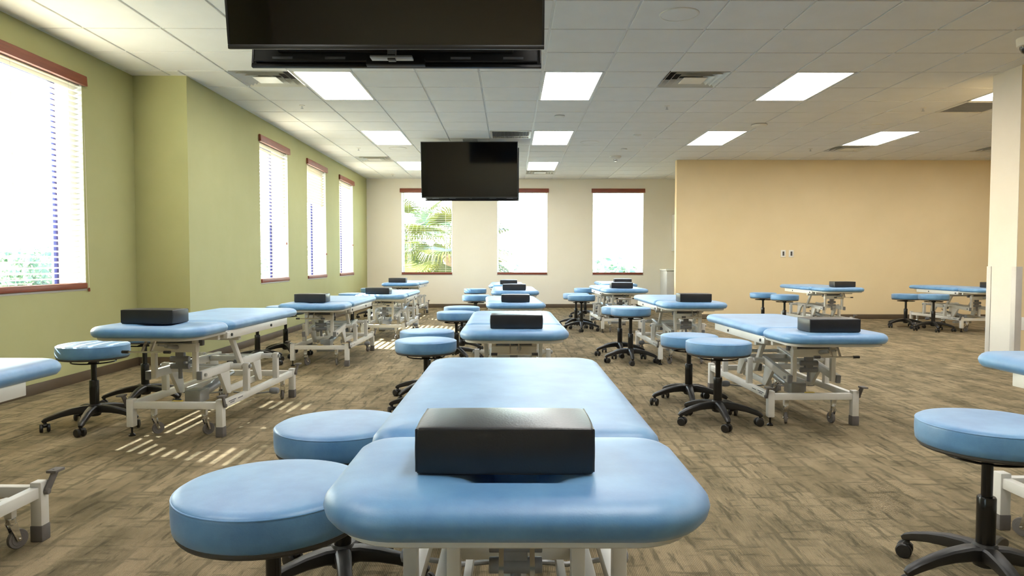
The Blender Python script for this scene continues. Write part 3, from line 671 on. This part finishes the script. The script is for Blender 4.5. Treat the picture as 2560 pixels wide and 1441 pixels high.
    for k, (sx, yy) in enumerate(((-1, .06), (1, .06), (-1, BL-.12), (1, BL-.12))):
        cx_ = sx*.155 if k < 2 else sx*(BW-.06)
        c = part('caster', o, 'castem', lambda b: [b.box((-.014, -.014, .120), (.014, .014, .170)), b.bar((0, 0, .18), (0, -.055 if yy < .5 else .09, .187), .03, .03)], 'white_metal', (cx_, yy, 0), bev=.003)
        sw = random.uniform(-.9, .9)
        part('fork', c, 'casfork', lambda b: [b.cyl((0, 0, .098), (0, 0, .121), .017, 16)]+[b.prism([(-.014, .10), (.014, .10), (.030, .034), (.014, .028)], s*.012, s*.015) for s in (-1, 1)]+[b.cyl((-.018, .022, .036), (.018, .022, .036), .005, 10)], 'chrome', rot=(0, 0, sw), bev=.001)
        part('wheel', c, 'caswheel', lambda b: b.lathe([(.010, -.009), (.024, -.0095), (.025, -.008), (.034, -.008), (.036, -.004), (.036, .004), (.034, .008), (.025, .008), (.024, .0095), (.010, .009)], 28), 'grey_rubber', (-.022*math.sin(sw), .022*math.cos(sw), .036), (0, PI/2, sw))
    for s in (-1, 1):
        pp = part('pump_lever', o, 'pumplever%d' % s, lambda b: [b.sweep([(s*.04, .72, .135), (s*.16, .73, .12), (s*.288, .735, .135)], (.02,)*3, (.012,)*3, 8)], 'grey_metal')
        part('pedal_pad', pp, 'pedalpad', lambda b: b.lathe([(.008, -.032), (.019, -.028), (.023, -.012), (.023, .012), (.019, .028), (.008, .032)], 16), 'grey_plastic', (s*.318, .74, .142), (.15, PI/2, .1))
    return o
# X, Y of the base's near end, heading, cushion height, head overhang, label, pillow (local x, y from head end, turn)
TABLES = [
 (.012, 1.363, -.17, .652, -.340, 'blue treatment table in the foreground filling the bottom centre', (-.020, .150, 0)),
 (.025, 4.297, .34, .619, -.340, 'second blue treatment table of the middle row, beyond the foreground one', (.013, .110, -1)),
 (.056, 7.688, 2.5, .569, -.340, 'third blue treatment table of the middle row', (.001, .20, -2)),
 (.065, 9.455, .95, .625, -.340, 'fourth blue treatment table of the middle row', (-.011, .14, -1)),
 (-.069, 12.80, .0, .590, -.340, 'last blue treatment table of the middle row, under the far wall', (.043, .12, 0)),
 (-2.041, 1.353, -.35, .644, -.291, 'blue treatment table cut off at the left edge of the picture', None),
 (-1.994, 4.094, -2.36, .657, -.365, 'large blue treatment table by the green wall step, fully in view on the left', (-.061, .205, -2)),
 (-1.893, 6.860, -.63, .611, -.348, 'blue treatment table before the first narrow green wall window', (-.061, .26, 0)),
 (-1.672, 9.124, -.5, .588, -.340, 'blue treatment table of the left row with sun stripes on the carpet under its legs', (-.028, .12, -3)),
 (-1.972, 12.70, -1.59, .626, -.400, 'blue treatment table in the far left corner under the palm window', (-.049, .15, 0)),
 (2.205, 1.464, .15, .657, -.273, 'blue treatment table cut off at the right edge of the picture', None),
 (1.933, 4.376, 1.40, .592, -.359, 'large blue treatment table fully in view on the right', (.003, .108, 0)),
 (1.792, 6.961, .56, .620, -.340, 'blue treatment table left of the tan partition, second of the right row', (.006, .085, 0)),
 (1.627, 10.104, 1.34, .629, -.430, 'third blue treatment table of the right row, below the third far window', (-.034, .20, 0)),
 (1.96, 12.60, -1.5, .616, -.340, 'last blue treatment table of the right row, by the far cabinet', (.07, .16, 0)),
 (4.789, 10.224, .46, .640, -.340, 'blue treatment table alone in front of the tan wall', (.081, .185, 0)),
 (6.964, 10.231, 2.46, .629, -.356, 'blue treatment table partly hidden by the white wall end', (.178, .25, 0)),
]
PILL = ['on the foreground table', 'on the second middle table', 'on the third middle table', 'on the fourth middle table', 'on the last middle table', '', 'on the large left table', 'on the table before the first narrow window', 'on the table with sun under its legs',
        'on the far left corner table', '', 'on the large right table', 'on the second table of the right row', 'on the third table of the right row', 'on the last table of the right row', 'on the table in front of the tan wall', 'beside the white wall end']
def pillow_geo(b):
    hx, hy, hz, n = .154, .085, .0405, 10
    for ax in range(3):
        for s in (-1, 1):
            vs = []
            for i in range(n+1):
                for j in range(n+1):
                    p = [0, 0, 0]; p[ax] = s; p[(ax+1) % 3] = -1+2*i/n; p[(ax+2) % 3] = -1+2*j/n
                    x, y, z = p; q = lambda a, c: (1-a*a)*(1-c*c)
                    g = 1+.035*(abs(ax-0) < .5)*q(y, z); k = 1+.05*(ax == 1)*q(x, z); m_ = 1+(.10 if s > 0 else .0)*(ax == 2)*q(x, y)
                    pin = 1-.02*abs(x*y*z)**3
                    vs.append((x*hx*g*pin, y*hy*k*pin, z*hz*m_*pin+hz))
            b.add(vs, [(i*(n+1)+j, (i+1)*(n+1)+j, (i+1)*(n+1)+j+1, i*(n+1)+j+1) for i in range(n) for j in range(n)])
def pillow_mesh():
    b = MB(); pillow_geo(b); me = b.mesh('face_pillow', M['black_vinyl'])
    bm = bmesh.new(); bm.from_mesh(me); bmesh.ops.remove_doubles(bm, verts=bm.verts[:], dist=1e-5); bmesh.ops.recalc_face_normals(bm, faces=bm.faces[:])
    es = [e for e in bm.edges if len(e.link_faces) == 2 and e.calc_face_angle(0) > .9]
    bmesh.ops.bevel(bm, geom=es, offset=.005, segments=3, profile=.6, affect='EDGES', clamp_overlap=True)
    bm.to_mesh(me); bm.free(); me.polygons.foreach_set('use_smooth', [True]*len(me.polygons)); me.set_sharp_from_angle(angle=math.radians(50)); return me
PM = pillow_mesh()
for t, pl in zip(TABLES, PILL):
    X, Y, deg, h, oy, lb, p = t
    table(X, Y, deg, h, oy, lb)
    if p:
        a = math.radians(deg); lx, ly = p[0], oy+p[1]+.085
        o = link('face_pillow', PM, None, (X+lx*math.cos(a)-ly*math.sin(a), Y+lx*math.sin(a)+ly*math.cos(a), h+.0312), (0, 0, a+math.radians(p[2])))
        tag(o, 'black vinyl box pillow '+pl, 'pillow', 'black box pillows on the tables')
        def seam(b):
            for sx in (-1, 1):
                for sy in (-1, 1): b.cyl((sx*.1515, sy*.0835, .006), (sx*.1515, sy*.0835, .077), .0022, 6)
                b.cyl((sx*.1515, -.0835, .0775), (sx*.1515, .0835, .0775), .0022, 6)
        part('seam', o, 'pillow_seam', seam, 'black_vinyl')

# ------------------------------------------------------------------ stools
def stool(X, Y, h, rz, label):
    o = empty('rolling_stool', (X, Y, 0), rz); tag(o, label, 'stool', 'round blue rolling stools')
    zb = h-.090
    part('seat', o, 'st_seat', lambda b: b.lathe([(.10, .006), (.198, .006), (.2035, .012), (.2055, .030), (.206, .05), (.2055, .068), (.2045, .0745), (.2025, .0785), (.195, .083), (.18, .086), (.14, .0885), (.08, .090), (.001, .090)], 64), 'vinyl', (0, 0, zb), ang=60)
    part('piping', o, 'st_pipe', lambda b: b.torus((0, 0, .0755), .2035, .0022, 64, 8), 'vinyl', (0, 0, zb))
    part('seat_board', o, 'st_board', lambda b: b.lathe([(.06, -.006), (.194, -.006), (.199, .0), (.199, .0065), (.19, .0065)], 48), 'grey_board', (0, 0, zb))
    part('seat_plate', o, 'st_plate', lambda b: [b.box((-.075, -.075, -.014), (.075, .075, -.005)), b.cyl((0, 0, -.04), (0, 0, -.01), .03, 18)], 'black_gloss', (0, 0, zb), bev=.003)
    part('lift_ring', o, 'st_ring', lambda b: [b.torus((0, 0, -.028), .124, .0042, 44, 8), b.cyl((-.122, 0, -.028), (-.02, 0, -.024), .004, 8), b.cyl((.122, 0, -.028), (.02, 0, -.024), .004, 8)], 'black_gloss', (0, 0, zb))
    part('lift_rod', o, 'st_rod%.3f' % zb, lambda b: b.cyl((0, 0, .26), (0, 0, zb-.012), .0165, 18), 'black_gloss')
    part('column_sleeve', o, 'st_sleeve', lambda b: b.lathe([(.027, .115), (.0275, .25), (.0275, .293), (.025, .298), (.017, .298)], 22), 'black_gloss')
    part('hub', o, 'st_hub', lambda b: b.lathe([(.022, .070), (.034, .076), (.041, .10), (.040, .135), (.031, .147), (.020, .148)], 26), 'black_plastic')
    for k in range(5):
        a = 2*PI*k/5
        lg = part('leg', o, 'st_leg', lambda b: b.sweep([(.015, 0, .112), (.06, 0, .118), (.12, 0, .113), (.18, 0, .101), (.235, 0, .084), (.262, 0, .073), (.276, 0, .064)], (.058, .052, .046, .041, .037, .034, .022), (.056, .05, .043, .036, .031, .027, .018), 12), 'black_plastic', rot=(0, 0, a))
        c = part('caster', lg, 'st_caster', lambda b: [b.cyl((0, 0, .040), (0, 0, .066), .009, 12), b.prism([(-.026, .028), (-.022, .044), (-.008, .054), (.010, .054), (.020, .044), (.014, .040), (.008, .030)], -.009, .009)], 'black_plastic', (.262, 0, 0), (0, 0, random.uniform(-2.5, 2.5)), bev=.002)
        for s in (-1, 1):
            part('wheel', c, 'st_wheel', lambda b: b.lathe([(.005, -.010), (.021, -.009), (.026, -.005), (.026, .005), (.022, .009), (.005, .010)], 24), 'black_plastic', (s*.019, -.008, .026), (0, PI/2, 0))
    return o
STOOLS = [
 (-.528, 1.526, .560, 75, 'big blue stool seat left of the foreground table, nearer of the pair'),
 (-.534, 2.186, .543, 70, 'big blue stool left of the foreground table, farther of the pair'),
 (-.564, 4.637, .527, 160, 'blue stool left of the second middle table, nearer of the pair'),
 (-.630, 5.258, .526, 157, 'blue stool left of the second middle table, farther of the pair'),
 (-.563, 7.270, .521, 10, 'blue stool left of the third middle table, nearer of the pair'),
 (-.553, 7.949, .529, 40, 'blue stool left of the third middle table, farther of the pair'),
 (-.502, 10.244, .549, 30, 'blue stool left of the fourth middle table'),
 (-.638, 12.70, .544, 50, 'blue stool left of the last middle table under the far wall'),
 (-2.617, 4.348, .533, -75, 'blue stool at the left, in front of the large left table'),
 (-2.666, 5.050, .556, -85, 'blue stool against the green wall step, mostly under the large left table'),
 (-2.560, 7.015, .555, -20, 'blue stool behind the large left table, nearer of the pair by the wall'),
 (-2.470, 7.620, .556, -60, 'blue stool behind the large left table, farther of the pair by the wall'),
 (-2.571, 10.10, .50, 15, 'low blue stool hidden behind the pillow before the first narrow window'),
 (-2.427, 10.66, .553, 60, 'blue stool with sun stripes on its seat by the green wall'),
 (-2.532, 12.72, .553, 200, 'shaded blue stool in the far left, before the corner table'),
 (1.312, 5.061, .515, 190, 'blue stool left of the large right table, farther of the overlapping pair'),
 (1.348, 4.47, .540, -93, 'blue stool left of the large right table, nearer of the overlapping pair'),
 (1.226, 7.713, .546, 195, 'blue stool beside the second right table, farther of the overlapping pair'),
 (1.249, 7.161, .574, -95, 'blue stool beside the second right table, nearer of the overlapping pair'),
 (1.045, 10.98, .540, 12, 'blue stool beside the third right table, farther of the overlapping pair'),
 (1.072, 10.40, .543, -95, 'blue stool beside the third right table, nearer of the overlapping pair'),
 (1.383, 12.75, .553, 20, 'blue stool beside the last right table, in front of the far wall'),
 (4.10, 11.22, .543, 12, 'blue stool left of the lone tan wall table, farther of the pair'),
 (4.220, 10.64, .541, 80, 'blue stool left of the lone tan wall table, nearer of the pair'),
 (6.265, 10.95, .538, 190, 'blue stool left of the half hidden table, farther of the pair'),
 (6.38, 10.42, .560, -108, 'blue stool left of the half hidden table, nearer of the pair'),
 (1.526, 2.189, .549, 188, 'big blue stool cut off at the lower right corner'),
]
for x, y, h, rz, lb in STOOLS: stool(x, y, h, math.radians(rz), lb)

# ------------------------------------------------------------------ outside
one('ground', lambda b: b.box((-90, -60, -4.6), (90, 120, -4.5)), 'ground')['kind'] = 'structure'
def palm(X, Y, zc, n, seed, label, size=1.3):
    rnd = random.Random(seed); o = empty('palm_tree', (X, Y, -4.5)); tag(o, label, 'tree', 'palms outside the far windows')
    top = zc+4.5
    one('trunk', lambda b: b.lathe([(.22, 0), (.17, .6), (.15, top*.5), (.15, top-.3), (.19, top-.1), (.06, top+.05)], 16), 'brown_trunk', o)
    for k in range(n):
        az = 2.399*k+rnd.uniform(-.2, .2); el = 1.15-1.75*(k/n)+rnd.uniform(-.1, .1)
        b = MB(); Ls = size*rnd.uniform(.75, 1.0); pts = []
        for i in range(7):
            t = i/6; e = el-.55*t*t; pts.append((pts[-1][0]+Ls/6*math.cos(e), 0, pts[-1][2]+Ls/6*math.sin(e)) if pts else (.08, 0, 0))
        b.sweep(pts, [.03-.018*i/6 for i in range(7)], [.02-.012*i/6 for i in range(7)], 6)
        hub_ = Vector(pts[-1]); d = (hub_-Vector(pts[-2])).normalized(); s = Vector((0, 1, 0)); u = s.cross(d)
        m_ = 36
        for j in range(m_):
            a = (j/(m_-1)-.5)*2*2.0; ln = size*.86*(1-.30*abs(a)/2.0)*rnd.uniform(.9, 1.05)
            dr = (d*math.cos(a)+s*math.sin(a)+u*-.10).normalized(); side = dr.cross(u).normalized()*.017
            p1 = hub_+dr*ln*.5; p2 = hub_+dr*ln*.8+Vector((0, 0, -.08*ln)); p3 = hub_+dr*ln*.95+Vector((0, 0, -.30*ln))
            vs = [hub_-side*.3, hub_+side*.3, p1-side*1.4, p1+side*1.4, p2-side, p2+side, p3]
            th = Vector((0, 0, .004)); nn = len(vs)
            b.add(vs+[v+th for v in vs], [(0, 2, 3, 1), (2, 4, 5, 3), (4, 6, 5), (7, 8, 10, 9), (9, 10, 12, 11), (11, 12, 13)])
        link('frond', b.mesh('frond', M['palm_leaf'], smooth=False), o, (0, 0, top), (0, 0, az))
    return o
palm(-1.62, 18.5, 1.25, 30, 3, 'fan palm filling the first far window, one frond drooping into the next', 1.2)
palm(-3.4, 23.0, 1.7, 26, 5, 'second fan palm farther out, behind the first far window', 1.3)
def broadleaf(X, Y, rad, zc, seed, label, grp='trees outside the windows', n=4200, sz=.11):
    rnd = random.Random(seed); o = empty('leafy_tree', (X, Y, -4.5)); tag(o, label, 'tree', grp)
    one('trunk', lambda b: [b.cyl((0, 0, 0), (0, 0, zc+4.5), .22, 10, .1)]+[b.cyl((0, 0, zc+3.3), (rad*.6*math.cos(a), rad*.6*math.sin(a), zc+4.5+.3), .08, 8, .03) for a in (0, 1.3, 2.5, 3.8, 5)], 'brown_trunk', o)
    lobes = [(Vector((rnd.uniform(-.7, .7), rnd.uniform(-.7, .7), rnd.uniform(-.7, .45)))*rad, rad*rnd.uniform(.32, .5)) for _ in range(14)]
    b = MB()
    for _ in range(n):
        c, r = rnd.choice(lobes); v = Vector((rnd.gauss(0, 1), rnd.gauss(0, 1), rnd.gauss(0, 1))).normalized(); p = c+v*r*rnd.uniform(.75, 1.05)
        d = (v+Vector((rnd.gauss(0, .6), rnd.gauss(0, .6), rnd.gauss(0, .6)))).normalized(); s = d.orthogonal().normalized(); t = d.cross(s); a = rnd.uniform(0, 6.28)
        e1 = (s*math.cos(a)+t*math.sin(a))*sz; e2 = (t*math.cos(a)-s*math.sin(a))*sz*.5
        b.add([p-e1, p+e2, p+e1, p-e2], [(0, 1, 2, 3)])
    f = link('foliage', b.mesh('foliage', M['tree_leaf'], smooth=False), o, (0, 0, zc+4.5)); tag(f, kind='stuff')
    return o
broadleaf(-15.0, 21.0, 2.0, -.15, 11, 'bushy tree seen low through the nearest green wall window')
broadleaf(-20.8, 24.0, 2.2, -.5, 12, 'second bushy tree at the left of the nearest window')
broadleaf(-17, 50, 5.5, -2.0, 13, 'distant tree seen through the first narrow window', n=1800, sz=.35)
broadleaf(11, 60, 5.0, -2.2, 14, 'distant tree low in the third far window', n=1800, sz=.35)
broadleaf(-2.5, 72, 4.2, -2.6, 15, 'distant tree low behind the middle far window', n=1500, sz=.35)
